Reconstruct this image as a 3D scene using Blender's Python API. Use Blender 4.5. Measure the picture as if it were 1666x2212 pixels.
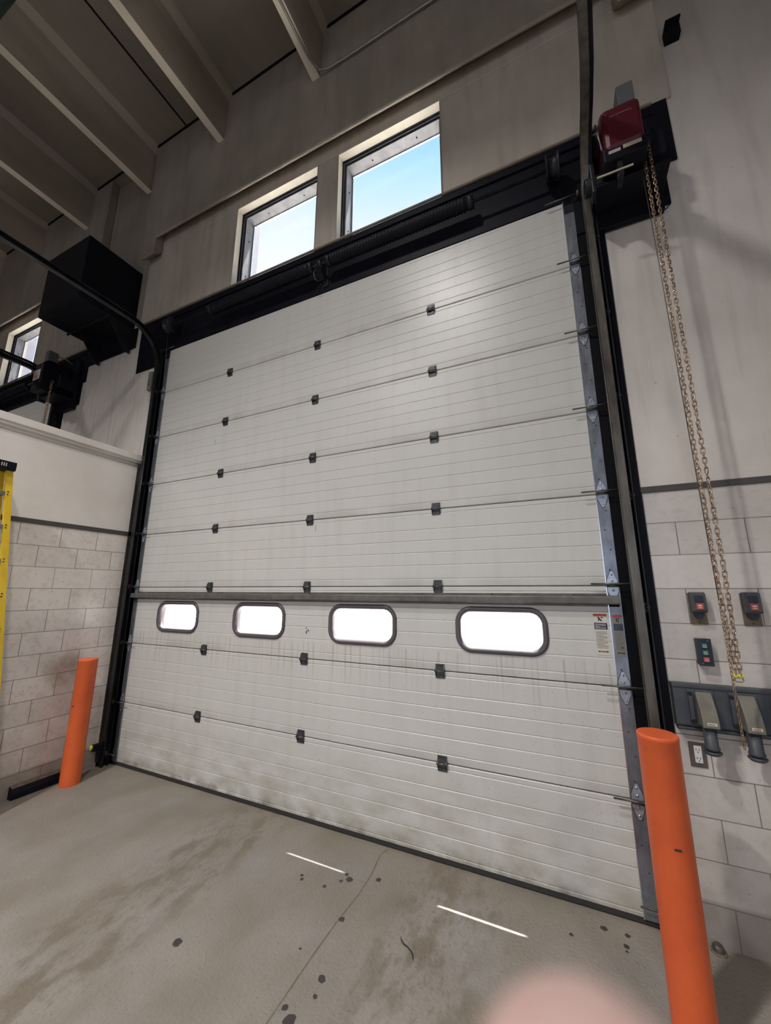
import bpy, bmesh, math, random
from mathutils import Vector, Matrix
random.seed(7)
for _o in list(bpy.data.objects): bpy.data.objects.remove(_o)
scene = bpy.context.scene
COL = scene.collection
PI = math.pi

# ------------------------------------------------------------------ camera
F_PX = 821.03
YAW, PITCH, ROLL = 0.4282, 0.2057, 0.0023
CAM = Vector((4.4734, -2.8729, 1.7910))
fwd = Vector((-math.sin(YAW)*math.cos(PITCH), math.cos(YAW)*math.cos(PITCH), math.sin(PITCH)))
r0 = Vector((math.cos(YAW), math.sin(YAW), 0)); u0 = r0.cross(fwd)
rgt = r0*math.cos(ROLL) + u0*math.sin(ROLL); upv = u0*math.cos(ROLL) - r0*math.sin(ROLL)
cd = bpy.data.cameras.new('camera'); cam = bpy.data.objects.new('camera', cd); COL.objects.link(cam)
cam.matrix_world = Matrix(((rgt.x, upv.x, -fwd.x, CAM.x), (rgt.y, upv.y, -fwd.y, CAM.y), (rgt.z, upv.z, -fwd.z, CAM.z), (0, 0, 0, 1)))
cd.sensor_fit = 'VERTICAL'; cd.sensor_height = 36.0; cd.sensor_width = 36.0*1666/2212
cd.lens = F_PX/2212*36.0
cd.clip_start = 0.003; cd.clip_end = 300
cd.dof.use_dof = True; cd.dof.focus_distance = 3.8; cd.dof.aperture_fstop = cd.lens/3.4
scene.camera = cam

# ------------------------------------------------------------------ world and lights
scene.view_settings.view_transform = 'Standard'; scene.view_settings.look = 'None'
scene.view_settings.gamma = 1; scene.view_settings.use_curve_mapping = False
scene.view_settings.exposure = -0.35
SKY, SUN = 1.0, 58.0
LAMP_A, LAMP_B, LAMP_REST, BACK_FILL = 142, 370, 140, 250

def new_nt(nt): nt.nodes.clear(); return nt
W = bpy.data.worlds.new('sky'); scene.world = W; W.use_nodes = True
nt = new_nt(W.node_tree)
N = nt.nodes.new; Lk = nt.links.new
out = N('ShaderNodeOutputWorld'); bg = N('ShaderNodeBackground'); bg.inputs[1].default_value = SKY
tc = N('ShaderNodeTexCoord'); sx = N('ShaderNodeSeparateXYZ'); Lk(tc.outputs['Generated'], sx.inputs[0])
cr = N('ShaderNodeValToRGB'); cr.color_ramp.elements[0].position = 0.74; cr.color_ramp.elements[0].color = (1.4, 1.5, 1.55, 1)
cr.color_ramp.elements[1].position = 0.87; cr.color_ramp.elements[1].color = (0.26, 0.92, 1.42, 1)
e = cr.color_ramp.elements.new(0.0); e.color = (2.8, 2.9, 3.0, 1)
e = cr.color_ramp.elements.new(0.5); e.color = (2.0, 2.1, 2.2, 1)
e = cr.color_ramp.elements.new(0.795); e.color = (0.92, 1.33, 1.5, 1)
Lk(sx.outputs[2], cr.inputs[0])
nz = N('ShaderNodeTexNoise'); nz.inputs['Scale'].default_value = 3.5; nz.inputs['Detail'].default_value = 6
Lk(tc.outputs['Generated'], nz.inputs['Vector'])
c2 = N('ShaderNodeValToRGB'); c2.color_ramp.elements[0].position = 0.54; c2.color_ramp.elements[1].position = 0.76
Lk(nz.outputs[0], c2.inputs[0])
mx = N('ShaderNodeMix'); mx.data_type = 'RGBA'; mx.inputs['B'].default_value = (1.25, 1.32, 1.4, 1)
Lk(c2.outputs[0], mx.inputs['Factor']); Lk(cr.outputs[0], mx.inputs['A']); Lk(mx.outputs['Result'], bg.inputs[0]); Lk(bg.outputs[0], out.inputs[0])

sd = bpy.data.lights.new('sun', 'SUN'); sd.energy = SUN; sd.angle = math.radians(0.53); sd.color = (1, .93, .84)
so = bpy.data.objects.new('sun', sd); COL.objects.link(so)
so.rotation_euler = Vector((-0.40, -1.0, -4.2)).to_track_quat('-Z', 'Y').to_euler(); so.location = (2, 8, 20)
def lamp(x, y, z, power, size=0.42, color=(1, .965, .93), spread=120):
    l = bpy.data.lights.new('high_bay_lamp', 'AREA'); l.shape = 'DISK'; l.size = size; l.energy = power; l.color = color; l.spread = math.radians(spread)
    o = bpy.data.objects.new('high_bay_lamp', l); COL.objects.link(o); o.location = (x, y, z); return o
lamp(3.0, -3.3, 7.3, LAMP_A, .34, spread=138); lamp(1.3, -5.4, 7.3, LAMP_B, .34, spread=125)
for (x, y) in ((-4.3, -3.3), (-4.3, -6.4), (8.6, -5.5), (3.0, -10.5)): lamp(x, y, 7.3, LAMP_REST)

# added bluish fill light in front of the solid back wall, no door there
dl = bpy.data.lights.new('back_fill_light', 'AREA'); dl.shape = 'RECTANGLE'; dl.size = 9.0; dl.size_y = 4.4; dl.energy = BACK_FILL; dl.color = (.68, .81, 1.0)
do = bpy.data.objects.new('back_fill_light', dl); COL.objects.link(do); do.location = (3.5, -12.9, 2.3); do.rotation_euler = (PI/2, 0, 0)

# ------------------------------------------------------------------ materials
def mat(name, col, rough=0.6, metal=0.0, var=0.0, vscale=3.0, bump=0.0, bscale=40.0, stretch=(1, 1, 1), col2=None, spec=0.5, detail=6):
    m = bpy.data.materials.new(name); m.use_nodes = True; nt = m.node_tree; b = nt.nodes['Principled BSDF']
    b.inputs['Base Color'].default_value = (*col, 1); b.inputs['Roughness'].default_value = rough; b.inputs['Metallic'].default_value = metal
    b.inputs['Specular IOR Level'].default_value = spec
    N = nt.nodes.new; L = nt.links.new
    g = N('ShaderNodeNewGeometry'); mp = N('ShaderNodeMapping'); mp.inputs['Scale'].default_value = stretch; L(g.outputs['Position'], mp.inputs[0])
    m['_'] = 0
    if var or col2:
        n = N('ShaderNodeTexNoise'); n.inputs['Scale'].default_value = vscale; n.inputs['Detail'].default_value = detail; n.inputs['Roughness'].default_value = .6
        L(mp.outputs[0], n.inputs['Vector'])
        r = N('ShaderNodeValToRGB'); r.color_ramp.elements[0].position = .32; r.color_ramp.elements[1].position = .68
        c2 = col2 or tuple(c*(1-var) for c in col); r.color_ramp.elements[0].color = (*c2, 1); r.color_ramp.elements[1].color = (*col, 1)
        L(n.outputs[0], r.inputs[0]); L(r.outputs[0], b.inputs['Base Color'])
    if bump:
        n2 = N('ShaderNodeTexNoise'); n2.inputs['Scale'].default_value = bscale; n2.inputs['Detail'].default_value = 4; L(mp.outputs[0], n2.inputs['Vector'])
        bp = N('ShaderNodeBump'); bp.inputs['Strength'].default_value = bump; bp.inputs['Distance'].default_value = .01; L(n2.outputs[0], bp.inputs['Height']); L(bp.outputs[0], b.inputs['Normal'])
    return m

def colour_socket(m):
    b = m.node_tree.nodes['Principled BSDF']
    lk = b.inputs['Base Color'].links
    if lk: return lk[0].from_socket
    n = m.node_tree.nodes.new('ShaderNodeRGB'); n.outputs[0].default_value = b.inputs['Base Color'].default_value; return n.outputs[0]
def mth(nt, op, a, b=None, clamp=False):
    n = nt.nodes.new('ShaderNodeMath'); n.operation = op; n.use_clamp = clamp
    for i, v in enumerate((a, b)):
        if v is None: continue
        if isinstance(v, (int, float)): n.inputs[i].default_value = v
        else: nt.links.new(v, n.inputs[i])
    return n.outputs[0]
def xyz(nt):
    g = nt.nodes.new('ShaderNodeNewGeometry'); s = nt.nodes.new('ShaderNodeSeparateXYZ'); nt.links.new(g.outputs['Position'], s.inputs[0]); return g.outputs['Position'], s.outputs
def overlay(m, fac, col, mode='MIX'):
    nt = m.node_tree; b = nt.nodes['Principled BSDF']; src = colour_socket(m)
    n = nt.nodes.new('ShaderNodeMix'); n.data_type = 'RGBA'; n.blend_type = mode
    if isinstance(fac, (int, float)): n.inputs['Factor'].default_value = fac
    else: nt.links.new(fac, n.inputs['Factor'])
    nt.links.new(src, n.inputs['A']); n.inputs['B'].default_value = (*col, 1); nt.links.new(n.outputs['Result'], b.inputs['Base Color'])
def noise_fac(nt, scale, lo, hi, stretch=(1, 1, 1), detail=5):
    p, _ = xyz(nt); mp = nt.nodes.new('ShaderNodeMapping'); mp.inputs['Scale'].default_value = stretch; nt.links.new(p, mp.inputs[0])
    n = nt.nodes.new('ShaderNodeTexNoise'); n.inputs['Scale'].default_value = scale; n.inputs['Detail'].default_value = detail; nt.links.new(mp.outputs[0], n.inputs['Vector'])
    r = nt.nodes.new('ShaderNodeMapRange'); r.inputs['From Min'].default_value = lo; r.inputs['From Max'].default_value = hi; nt.links.new(n.outputs[0], r.inputs[0]); return r.outputs[0]
def smooth(nt, v, a, b, lo=0, hi=1):
    r = nt.nodes.new('ShaderNodeMapRange'); r.interpolation_type = 'SMOOTHSTEP'
    for k, x in zip(('From Min', 'From Max', 'To Min', 'To Max'), (a, b, lo, hi)): r.inputs[k].default_value = x
    nt.links.new(v, r.inputs[0]); return r.outputs[0]

# painted steel door skin: white, stained
M_door = mat('door_white_steel', (.60, .59, .565), .34, 0, .06, 1.2, .10, 150, (1, 1, .35))
nt = M_door.node_tree; _, S = xyz(nt)
f = mth(nt, 'MULTIPLY', noise_fac(nt, 4, .5, .8, (2.5, 1, .25)), .16); overlay(M_door, f, (.30, .26, .20))
zm = mth(nt, 'MODULO', S[2], .6096)      # darker band above each section joint
f = mth(nt, 'MULTIPLY', mth(nt, 'MULTIPLY', smooth(nt, zm, .11, .0), noise_fac(nt, 2.5, .35, .65, (1, 1, .2))), .34); overlay(M_door, f, (.26, .23, .19))
f = mth(nt, 'MULTIPLY', mth(nt, 'MULTIPLY', smooth(nt, S[2], 1.37, 1.34), smooth(nt, S[2], .95, 1.32)), noise_fac(nt, 16, .52, .70, (2.2, 1, .05), 3)); f = mth(nt, 'MULTIPLY', f, .55); overlay(M_door, f, (.27, .20, .12))
f = mth(nt, 'MULTIPLY', noise_fac(nt, 70, .66, .72, detail=2), .5); f = mth(nt, 'MULTIPLY', f, smooth(nt, S[2], 2.2, .6)); overlay(M_door, f, (.12, .11, .09))
f = mth(nt, 'MULTIPLY', noise_fac(nt, 4, .38, .70, (1, 1, 2.0)), smooth(nt, S[2], .75, 0.02)); f = mth(nt, 'MULTIPLY', f, .75); overlay(M_door, f, (.34, .32, .25))
f = mth(nt, 'MULTIPLY', noise_fac(nt, 9, .40, .66, (1, 1, 1.0)), smooth(nt, S[2], .16, 0.0)); f = mth(nt, 'MULTIPLY', f, .85); overlay(M_door, f, (.16, .145, .11))
# tiled lower wall, joints and rows in the base colour and relief
def tile_mat(name, axis, off, bright=1.0):
    m = mat(name, (.52, .47, .44), .22, 0, .0, 6, 0)
    nt = m.node_tree; b = nt.nodes['Principled BSDF']; p, S = xyz(nt)
    u = mth(nt, 'SUBTRACT', S[axis], off); v = mth(nt, 'ADD', S[2], 0.018)
    cb = nt.nodes.new('ShaderNodeCombineXYZ'); nt.links.new(u, cb.inputs[0]); nt.links.new(v, cb.inputs[1])
    bt = nt.nodes.new('ShaderNodeTexBrick'); nt.links.new(cb.outputs[0], bt.inputs['Vector'])
    bt.inputs['Scale'].default_value = 1; bt.inputs['Brick Width'].default_value = .3333; bt.inputs['Row Height'].default_value = .2032
    bt.inputs['Mortar Size'].default_value = .0028; bt.inputs['Mortar Smooth'].default_value = .3; bt.offset = .5; bt.inputs['Bias'].default_value = 0
    bt.inputs['Color1'].default_value = (*(c*bright for c in (.56, .52, .49)), 1); bt.inputs['Color2'].default_value = (*(c*bright for c in (.63, .585, .555)), 1); bt.inputs['Mortar'].default_value = (.20, .17, .15, 1)
    nt.links.new(bt.outputs['Color'], b.inputs['Base Color'])
    f = mth(nt, 'MULTIPLY', noise_fac(nt, 3.5, .45, .7), .30); overlay(m, f, (.40, .37, .35))
    f = mth(nt, 'MULTIPLY', noise_fac(nt, 26, .5, .72), .35); overlay(m, f, (.42, .35, .29))
    row = mth(nt, 'MULTIPLY', smooth(nt, S[2], 1.812, 1.814), smooth(nt, S[2], 2.014, 2.012)); row = mth(nt, 'MULTIPLY', row, .30); overlay(m, row, (.80, .76, .72))
    f = mth(nt, 'MULTIPLY', noise_fac(nt, 30, .745, .77, detail=1), .5); overlay(m, f, (.17, .14, .13))
    f = mth(nt, 'MULTIPLY', noise_fac(nt, 5, .30, .62, (1, 1, 1)), smooth(nt, S[2], .95, 0.1)); f = mth(nt, 'MULTIPLY', f, .42); overlay(m, f, (.23, .19, .155))
    f = mth(nt, 'MULTIPLY', smooth(nt, S[2], .215, .185), .55); overlay(m, f, (.17, .14, .12))
    bp = nt.nodes.new('ShaderNodeBump'); bp.inputs['Strength'].default_value = .6; bp.inputs['Distance'].default_value = .004; bp.invert = True
    nt.links.new(bt.outputs['Fac'], bp.inputs['Height']); nt.links.new(bp.outputs[0], b.inputs['Normal'])
    return m
M_tile_r = tile_mat('wall_tile_front', 0, 5.148+.16667)
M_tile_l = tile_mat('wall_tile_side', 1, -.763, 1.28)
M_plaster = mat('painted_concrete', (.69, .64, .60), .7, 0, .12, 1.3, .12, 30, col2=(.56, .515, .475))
nt = M_plaster.node_tree; _, S = xyz(nt)   # dimness above the lamp beams painted in, darker with height
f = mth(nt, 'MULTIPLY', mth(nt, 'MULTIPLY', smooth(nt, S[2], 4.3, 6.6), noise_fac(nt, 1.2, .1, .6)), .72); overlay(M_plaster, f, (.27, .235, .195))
nt = M_tile_l.node_tree; _, S = xyz(nt)   # rusty smudge behind the bollard
d = mth(nt, 'ADD', mth(nt, 'POWER', mth(nt, 'ABSOLUTE', mth(nt, 'SUBTRACT', S[1], -.53)), 2), mth(nt, 'POWER', mth(nt, 'ABSOLUTE', mth(nt, 'SUBTRACT', S[2], 1.03)), 2))
f = mth(nt, 'MULTIPLY', mth(nt, 'MULTIPLY', smooth(nt, d, .050, .002), noise_fac(nt, 6, .3, .6)), .6); overlay(M_tile_l, f, (.26, .19, .12))
nt = M_plaster.node_tree; f = mth(nt, 'MULTIPLY', noise_fac(nt, 3, .5, .8, (4, 4, .3)), .35); overlay(M_plaster, f, (.22, .19, .165))
f = mth(nt, 'MULTIPLY', noise_fac(nt, 16, .76, .80, detail=1), .4); overlay(M_plaster, f, (.14, .11, .09))
M_plaster_hi = mat('shaded_concrete', (.33, .285, .24), .85, 0, .2, 1.1, .2, 30, col2=(.24, .205, .17))  # darker copy of the wall concrete, upper-wall dimness put into the colour
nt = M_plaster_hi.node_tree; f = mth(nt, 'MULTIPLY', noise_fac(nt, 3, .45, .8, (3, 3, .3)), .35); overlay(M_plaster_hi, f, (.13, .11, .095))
M_ceil = mat('shaded_precast', (.44, .375, .31), .9, 0, .2, .9, .2, 25, (1, .3, 1), col2=(.24, .205, .17))  # stem sides, shade painted in as a darker tone than the undersides
M_slab = mat('shaded_slab', (.27, .23, .185), .9, 0, .2, .9, .2, 25, (1, .3, 1), col2=(.17, .145, .12))  # slab between the stems, its shade painted in as the darkest tone
M_under = mat('floor_lit_underside', (.66, .60, .51), .8, 0, .2, 2.5, .1, 25, (1, .3, 1), col2=(.50, .45, .38))  # stem undersides, light bouncing off the floor painted as a lighter tone
M_part = mat('partition_paint', (.80, .76, .72), .6, 0, .08, 1.5, .05, 40, col2=(.67, .62, .57))
M_trim = mat('trim_dark_grey', (.075, .065, .062), .5, 0, .2, 8)
M_ledge = mat('ledge_concrete', (.25, .20, .155), .8, 0, .3, 8)
M_steel = mat('painted_black_steel', (.0085, .0095, .017), .5, 0, .3, 5, col2=(.005, .005, .008), spec=.15)
M_steel2 = mat('dirty_black_steel', (.020, .021, .030), .45, .2, .4, 9, col2=(.008, .008, .011), spec=.35)
M_galv = mat('galvanised_steel', (.30, .32, .37), .38, .7, .35, 14, .1, 60, (1, 1, .4), col2=(.16, .17, .20))
M_plate = mat('zinc_plate', (.50, .55, .63), .35, .55, .3, 25, col2=(.34, .38, .45))
M_galv_d = mat('grimy_galvanised', (.17, .155, .135), .42, .7, .5, 12, .1, 60, (1, 1, .25), col2=(.07, .062, .055))
M_strut = mat('strut_grey', (.16, .15, .14), .5, .25, .4, 12, col2=(.09, .082, .075))
M_bright = mat('bright_edge_metal', (.72, .74, .78), .22, .9)
M_hinge = mat('hinge_grey', (.085, .087, .095), .45, .5, .4, 30)
M_orange = mat('orange_bollard_sleeve', (.80, .145, .035), .42, 0, .14, 3, .05, 60, col2=(.66, .105, .03))
nt = M_orange.node_tree; f = mth(nt, 'MULTIPLY', noise_fac(nt, 20, .68, .74, detail=2), .5); overlay(M_orange, f, (.30, .06, .03))
M_ring = mat('window_gasket', (.10, .085, .095), .35, 0, .1, 10)
M_black = mat('matt_black', (.006, .006, .008), .7, spec=.1)
M_gasket = mat('black_gasket', (.008, .007, .011), .6, spec=.15)
M_alu = mat('window_aluminium', (.15, .15, .17), .45, .1, .2, 9, col2=(.09, .09, .105))
M_reveal = mat('lit_reveal', (.40, .365, .31), .6, 0, .1, 8)  # lining colour stands in for light on the concrete edge
M_red = mat('operator_red', (.085, .004, .014), .38, 0, .15, 8)
M_grey = mat('grey_box', (.11, .12, .12), .5, 0, .1, 8)
M_cream = mat('cream_label', (.45, .40, .30), .6)
M_print = mat('dim_print', (.19, .13, .14), .6)
M_pale = mat('pale_print', (.40, .36, .36), .6)
M_brass = mat('yellow_zinc_chain', (.62, .46, .32), .26, .9, .6, 35, col2=(.30, .20, .16))
M_yel = mat('yellow_marker', (.75, .72, .05), .4)
M_ylad = mat('yellow_fibreglass', (.78, .55, .02), .45, 0, .2, 8, .1, 80, col2=(.66, .42, .02))
M_recept = mat('receptacle_grey', (.070, .074, .082), .5, 0, .3, 12, col2=(.042, .050, .066))
M_lid = mat('lid_khaki', (.20, .185, .14), .5, 0, .25, 9, col2=(.15, .145, .13))
M_bplate = mat('bronze_plate', (.20, .155, .09), .35, .6, .3, 20, col2=(.12, .10, .07))
M_splate = mat('stainless_dull', (.16, .135, .115), .42, .5, .3, 20)
M_teal = mat('teal_button', (.02, .16, .15), .4); M_redb = mat('red_button', (.50, .07, .07), .45); M_navyb = mat('navy_button', (.02, .025, .045), .4)
M_white = mat('white_plastic', (.75, .75, .76), .4)
M_navy = mat('navy_print', (.012, .02, .06), .5); M_lred = mat('label_red', (.40, .05, .035), .5); M_lwh = mat('label_white', (.62, .58, .50), .5); M_lgr = mat('label_grimy', (.20, .18, .16), .5); M_ink = mat('ink', (.02, .02, .025), .6)
M_rub = mat('rubber_seal', (.022, .02, .02), .7)
M_dirt = mat('grit', (.20, .165, .125), .95, 0, .4, 30, 1, 60)
M_ojamb = mat('outer_jamb_paint', (.15, .155, .20), .8)
M_apron = mat('outside_concrete', (.62, .60, .56), .9, 0, .1, 2)
M_green = mat('dark_green_pipe', (.012, .03, .022), .5)
M_cond = mat('conduit_grey', (.30, .275, .24), .4, .5, .2, 8)
M_oil = mat('oil_spot', (.055, .045, .045), .5, 0, .3, 60)
M_skin = mat('skin', (.43, .31, .29), .5, 0, .15, 90, .2, 400, col2=(.37, .245, .225)); M_skin.node_tree.nodes['Principled BSDF'].inputs['Subsurface Weight'].default_value = .25
M_skin.node_tree.nodes['Principled BSDF'].inputs['Subsurface Radius'].default_value = (.004, .0015, .001)
M_nail = mat('nail', (.66, .42, .37), .3)
# floor concrete
M_floor = mat('floor_concrete', (.270, .244, .215), .6, 0, .15, 1.6, .5, 55, col2=(.222, .200, .176))
nt = M_floor.node_tree; _, S = xyz(nt)
b = nt.nodes['Principled BSDF']
def band(c, w): # wheel path running into the bay
    d = mth(nt, 'ABSOLUTE', mth(nt, 'SUBTRACT', S[0], c)); return smooth(nt, d, w, w*.35)
paths = mth(nt, 'ADD', band(2.05, .42), band(3.72, .42), True)
f = mth(nt, 'MULTIPLY', noise_fac(nt, 5, .47, .60, (1.7, .8, 1), 8), mth(nt, 'MULTIPLY', paths, .75)); overlay(M_floor, f, (.145, .118, .085))
f = mth(nt, 'MULTIPLY', noise_fac(nt, 30, .52, .66, (1.3, .6, 1), 6), mth(nt, 'ADD', mth(nt, 'MULTIPLY', paths, .35), .10)); overlay(M_floor, f, (.12, .10, .08))
f = mth(nt, 'MULTIPLY', noise_fac(nt, 2.2, .50, .70), .40); overlay(M_floor, f, (.31, .30, .295))
f = mth(nt, 'MULTIPLY', noise_fac(nt, 75, .70, .74, detail=1), .7); overlay(M_floor, f, (.12, .09, .07))
f = smooth(nt, S[1], -.34, -.0); f = mth(nt, 'MULTIPLY', mth(nt, 'MULTIPLY', f, noise_fac(nt, 4, .2, .6)), .4); overlay(M_floor, f, (.27, .225, .16))
f = mth(nt, 'MULTIPLY', smooth(nt, S[0], .35, -.05), .5); overlay(M_floor, f, (.22, .185, .145))
f = mth(nt, 'MULTIPLY', noise_fac(nt, 1.7, .46, .66, (1.2, .8, 1), 7), .5); overlay(M_floor, f, (.175, .148, .112))
# glass
M_glass = bpy.data.materials.new('clear_pane'); M_glass.use_nodes = True; nt = new_nt(M_glass.node_tree)
o_ = nt.nodes.new('ShaderNodeOutputMaterial'); t_ = nt.nodes.new('ShaderNodeBsdfTransparent'); t_.inputs[0].default_value = (.93, .95, .97, 1)
g_ = nt.nodes.new('ShaderNodeBsdfGlossy'); g_.inputs['Roughness'].default_value = .05; lw = nt.nodes.new('ShaderNodeLayerWeight'); lw.inputs[0].default_value = .5
ms = nt.nodes.new('ShaderNodeMixShader'); nt.links.new(mth(nt, 'ADD', mth(nt, 'MULTIPLY', mth(nt, 'POWER', lw.outputs['Facing'], 5), .4), .03), ms.inputs[0]); nt.links.new(t_.outputs[0], ms.inputs[1]); nt.links.new(g_.outputs[0], ms.inputs[2]); nt.links.new(ms.outputs[0], o_.inputs[0])

# ------------------------------------------------------------------ mesh builder
class MB:
    def __init__(s): s.v = []; s.f = []; s.mi = []; s.sm = []; s.mats = []
    def m(s, mt):
        if mt not in s.mats: s.mats.append(mt)
        return s.mats.index(mt)
    def add(s, vs, fs, mt, smooth=False):
        o = len(s.v); s.v += [tuple(v) for v in vs]; k = s.m(mt)
        for f in fs: s.f.append([i+o for i in f]); s.mi.append(k); s.sm.append(smooth)
        return s
    def box(s, x0, x1, y0, y1, z0, z1, mt):
        vs = [(x, y, z) for z in (z0, z1) for y in (y0, y1) for x in (x0, x1)]
        return s.add(vs, [(0, 2, 3, 1), (4, 5, 7, 6), (0, 1, 5, 4), (2, 6, 7, 3), (0, 4, 6, 2), (1, 3, 7, 5)], mt)
    def prism(s, poly, axis, a, b, mt):
        n = len(poly)
        def P(p, t):
            if axis == 'x': return (t, p[0], p[1])
            if axis == 'y': return (p[0], t, p[1])
            return (p[0], p[1], t)
        vs = [P(p, a) for p in poly] + [P(p, b) for p in poly]
        return s.add(vs, [tuple(range(n))[::-1], tuple(range(n, 2*n))] + [(i, (i+1) % n, n+(i+1) % n, n+i) for i in range(n)], mt)
    def tube(s, pts, r, mt, n=10, closed=False, caps=True, rr=None):
        pts = [Vector(p) for p in pts]; m = len(pts); vs = []; ref = None
        for i, p in enumerate(pts):
            if closed: t = pts[(i+1) % m] - pts[i-1]
            else: t = pts[min(i+1, m-1)] - pts[max(i-1, 0)]
            t.normalize()
            if ref is None: ref = t.orthogonal().normalized()
            ref = (ref - t*ref.dot(t)).normalized(); bn = t.cross(ref); R = rr[i] if rr else r
            for k in range(n):
                a = 2*PI*k/n; vs.append(p + (ref*math.cos(a) + bn*math.sin(a))*R)
        fs = []
        for i in range(m if closed else m-1):
            for k in range(n): fs.append((i*n+k, i*n+(k+1) % n, ((i+1) % m)*n+(k+1) % n, ((i+1) % m)*n+k))
        s.add(vs, fs, mt, True)
        if caps and not closed:
            o = len(s.v)-len(vs); k = s.m(mt)
            s.f.append([o+i for i in range(n)][::-1]); s.mi.append(k); s.sm.append(False)
            s.f.append([o+(m-1)*n+i for i in range(n)]); s.mi.append(k); s.sm.append(False)
        return s
    def cyl(s, p0, p1, r, mt, n=20, r1=None): return s.tube([p0, p1], r, mt, n, rr=[r, r1 if r1 is not None else r])
    def lathe(s, prof, c, mt, n=40, axis='z'):
        vs = []; k = len(prof)
        for i in range(n):
            a = 2*PI*i/n
            for r, h in prof:
                p = (c[0]+r*math.cos(a), c[1]+r*math.sin(a), c[2]+h) if axis == 'z' else (c[0]+h, c[1]+r*math.cos(a), c[2]+r*math.sin(a)) if axis == 'x' else (c[0]+r*math.cos(a), c[1]+h, c[2]+r*math.sin(a))
                vs.append(p)
        fs = [(i*k+j, ((i+1) % n)*k+j, ((i+1) % n)*k+j+1, i*k+j+1) for i in range(n) for j in range(k-1)]
        return s.add(vs, fs, mt, True)
    def sweep(s, prof, path, mt, closed=False):
        """prof: 2-D points (side, out); path: list of (pos, side, out) frames"""
        n = len(prof); vs = []
        for pos, sd, ot in path:
            for a, b in prof: vs.append(Vector(pos)+Vector(sd)*a+Vector(ot)*b)
        m = len(path); fs = []
        for i in range(m if closed else m-1):
            for k in range(n): fs.append((i*n+k, i*n+(k+1) % n, ((i+1) % m)*n+(k+1) % n, ((i+1) % m)*n+k))
        if not closed: fs += [tuple(range(n))[::-1], tuple((m-1)*n+i for i in range(n))]
        return s.add(vs, fs, mt)
    def build(s, name, parent=None, bevel=0, loc=None, **props):
        me = bpy.data.meshes.new(name); me.from_pydata(s.v, [], s.f)
        for mt in s.mats: me.materials.append(mt)
        me.polygons.foreach_set('material_index', s.mi); me.polygons.foreach_set('use_smooth', s.sm)
        bm = bmesh.new(); bm.from_mesh(me); bmesh.ops.recalc_face_normals(bm, faces=bm.faces); bm.to_mesh(me); bm.free(); me.update()
        o = bpy.data.objects.new(name, me); COL.objects.link(o)
        if parent: o.parent = parent; o.matrix_parent_inverse = Matrix.Translation(-Vector(parent.location))
        if bevel:
            b = o.modifiers.new('bevel', 'BEVEL'); b.width = bevel; b.segments = 2; b.limit_method = 'ANGLE'
        for k, v in props.items(): o[k] = v
        return o
def thing(name, label, cat, loc=(0, 0, 0), group=None, kind=None):
    o = bpy.data.objects.new(name, None); COL.objects.link(o); o.location = loc; o.empty_display_size = .1
    if label: o['label'] = label
    if cat: o['category'] = cat
    if group: o['group'] = group
    if kind: o['kind'] = kind
    return o
def clone(o, parent=None, offset=(0, 0, 0)):
    c = o.copy(); COL.objects.link(c)
    if parent: c.parent = parent
    else: c.location = Vector(o.location)+Vector(offset)
    for ch in list(o.children): clone(ch, c)
    return c

S24 = 0.6096; W1 = 4.8054; H1 = 8*S24; BAY = -7.3152

# ================================================================== THE SETTING
floor = MB().box(-14, 11, -13, .3, -.15, 0, M_floor).build('floor', kind='structure')
f2 = MB()
jp = [(3.195, -.02), (3.172, -.09), (3.20, -.30), (3.203, -.48), (3.186, -.68), (3.181, -.9), (3.182, -1.12), (3.19, -2.2), (3.17, -6), (3.18, -13)]
for a, b_ in zip(jp, jp[1:]):
    f2.add([(a[0]-.0035, a[1], .0009), (a[0]+.0035, a[1], .0009), (b_[0]+.0035, b_[1], .0009), (b_[0]-.0035, b_[1], .0009)], [(0, 1, 2, 3)], M_dirt)
f2.build('expansion_joint', floor)
for (x, y, r) in ((2.795, -.48, .012), (2.817, -.51, .012), (3.05, -.418, .012), (3.092, -.385, .022), (3.055, -.354, .012), (3.261, -.312, .018), (3.203, -.663, .017), (3.288, -.989, .020), (3.102, -.906, .007), (3.213, -1.162, .016), (3.263, -1.201, .030), (3.307, -1.07, .011), (2.98, -.501, .012), (2.499, -1.146, .024), (4.527, -.119, .017), (4.364, -.235, .011), (4.639, -.118, .014), (4.623, -.193, .014), (4.621, -.225, .008)):
    k = 14; q = [random.uniform(.78, 1.15) for _ in range(k)]
    MB().add([(x+r*q[i]*math.cos(2*PI*i/k), y+r*q[i]*math.sin(2*PI*i/k), .0014) for i in range(k)], [tuple(range(k))], M_oil).build('oil_spot', floor)

MB().box(-20, 20, .3, 40, -.17, -.02, M_apron).build('ground', kind='structure')

# ceiling: double tees, a slab and its stems
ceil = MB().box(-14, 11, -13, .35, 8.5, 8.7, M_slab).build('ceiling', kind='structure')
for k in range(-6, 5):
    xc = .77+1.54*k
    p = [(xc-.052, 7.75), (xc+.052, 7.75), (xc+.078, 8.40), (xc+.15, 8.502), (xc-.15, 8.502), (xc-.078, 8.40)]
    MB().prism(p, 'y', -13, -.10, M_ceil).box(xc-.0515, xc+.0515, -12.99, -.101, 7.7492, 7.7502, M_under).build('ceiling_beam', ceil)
for k in range(-3, 4):
    MB().box(3.08*k-.012, 3.08*k+.012, -13, -.1, 8.494, 8.502, M_black).build('joint', ceil)

MB().box(-14, 11, -.170, -.151, 8.478, 8.5, M_black).build('joint', ceil)  # black strip drawn for the shadow line where slab meets wall
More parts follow.
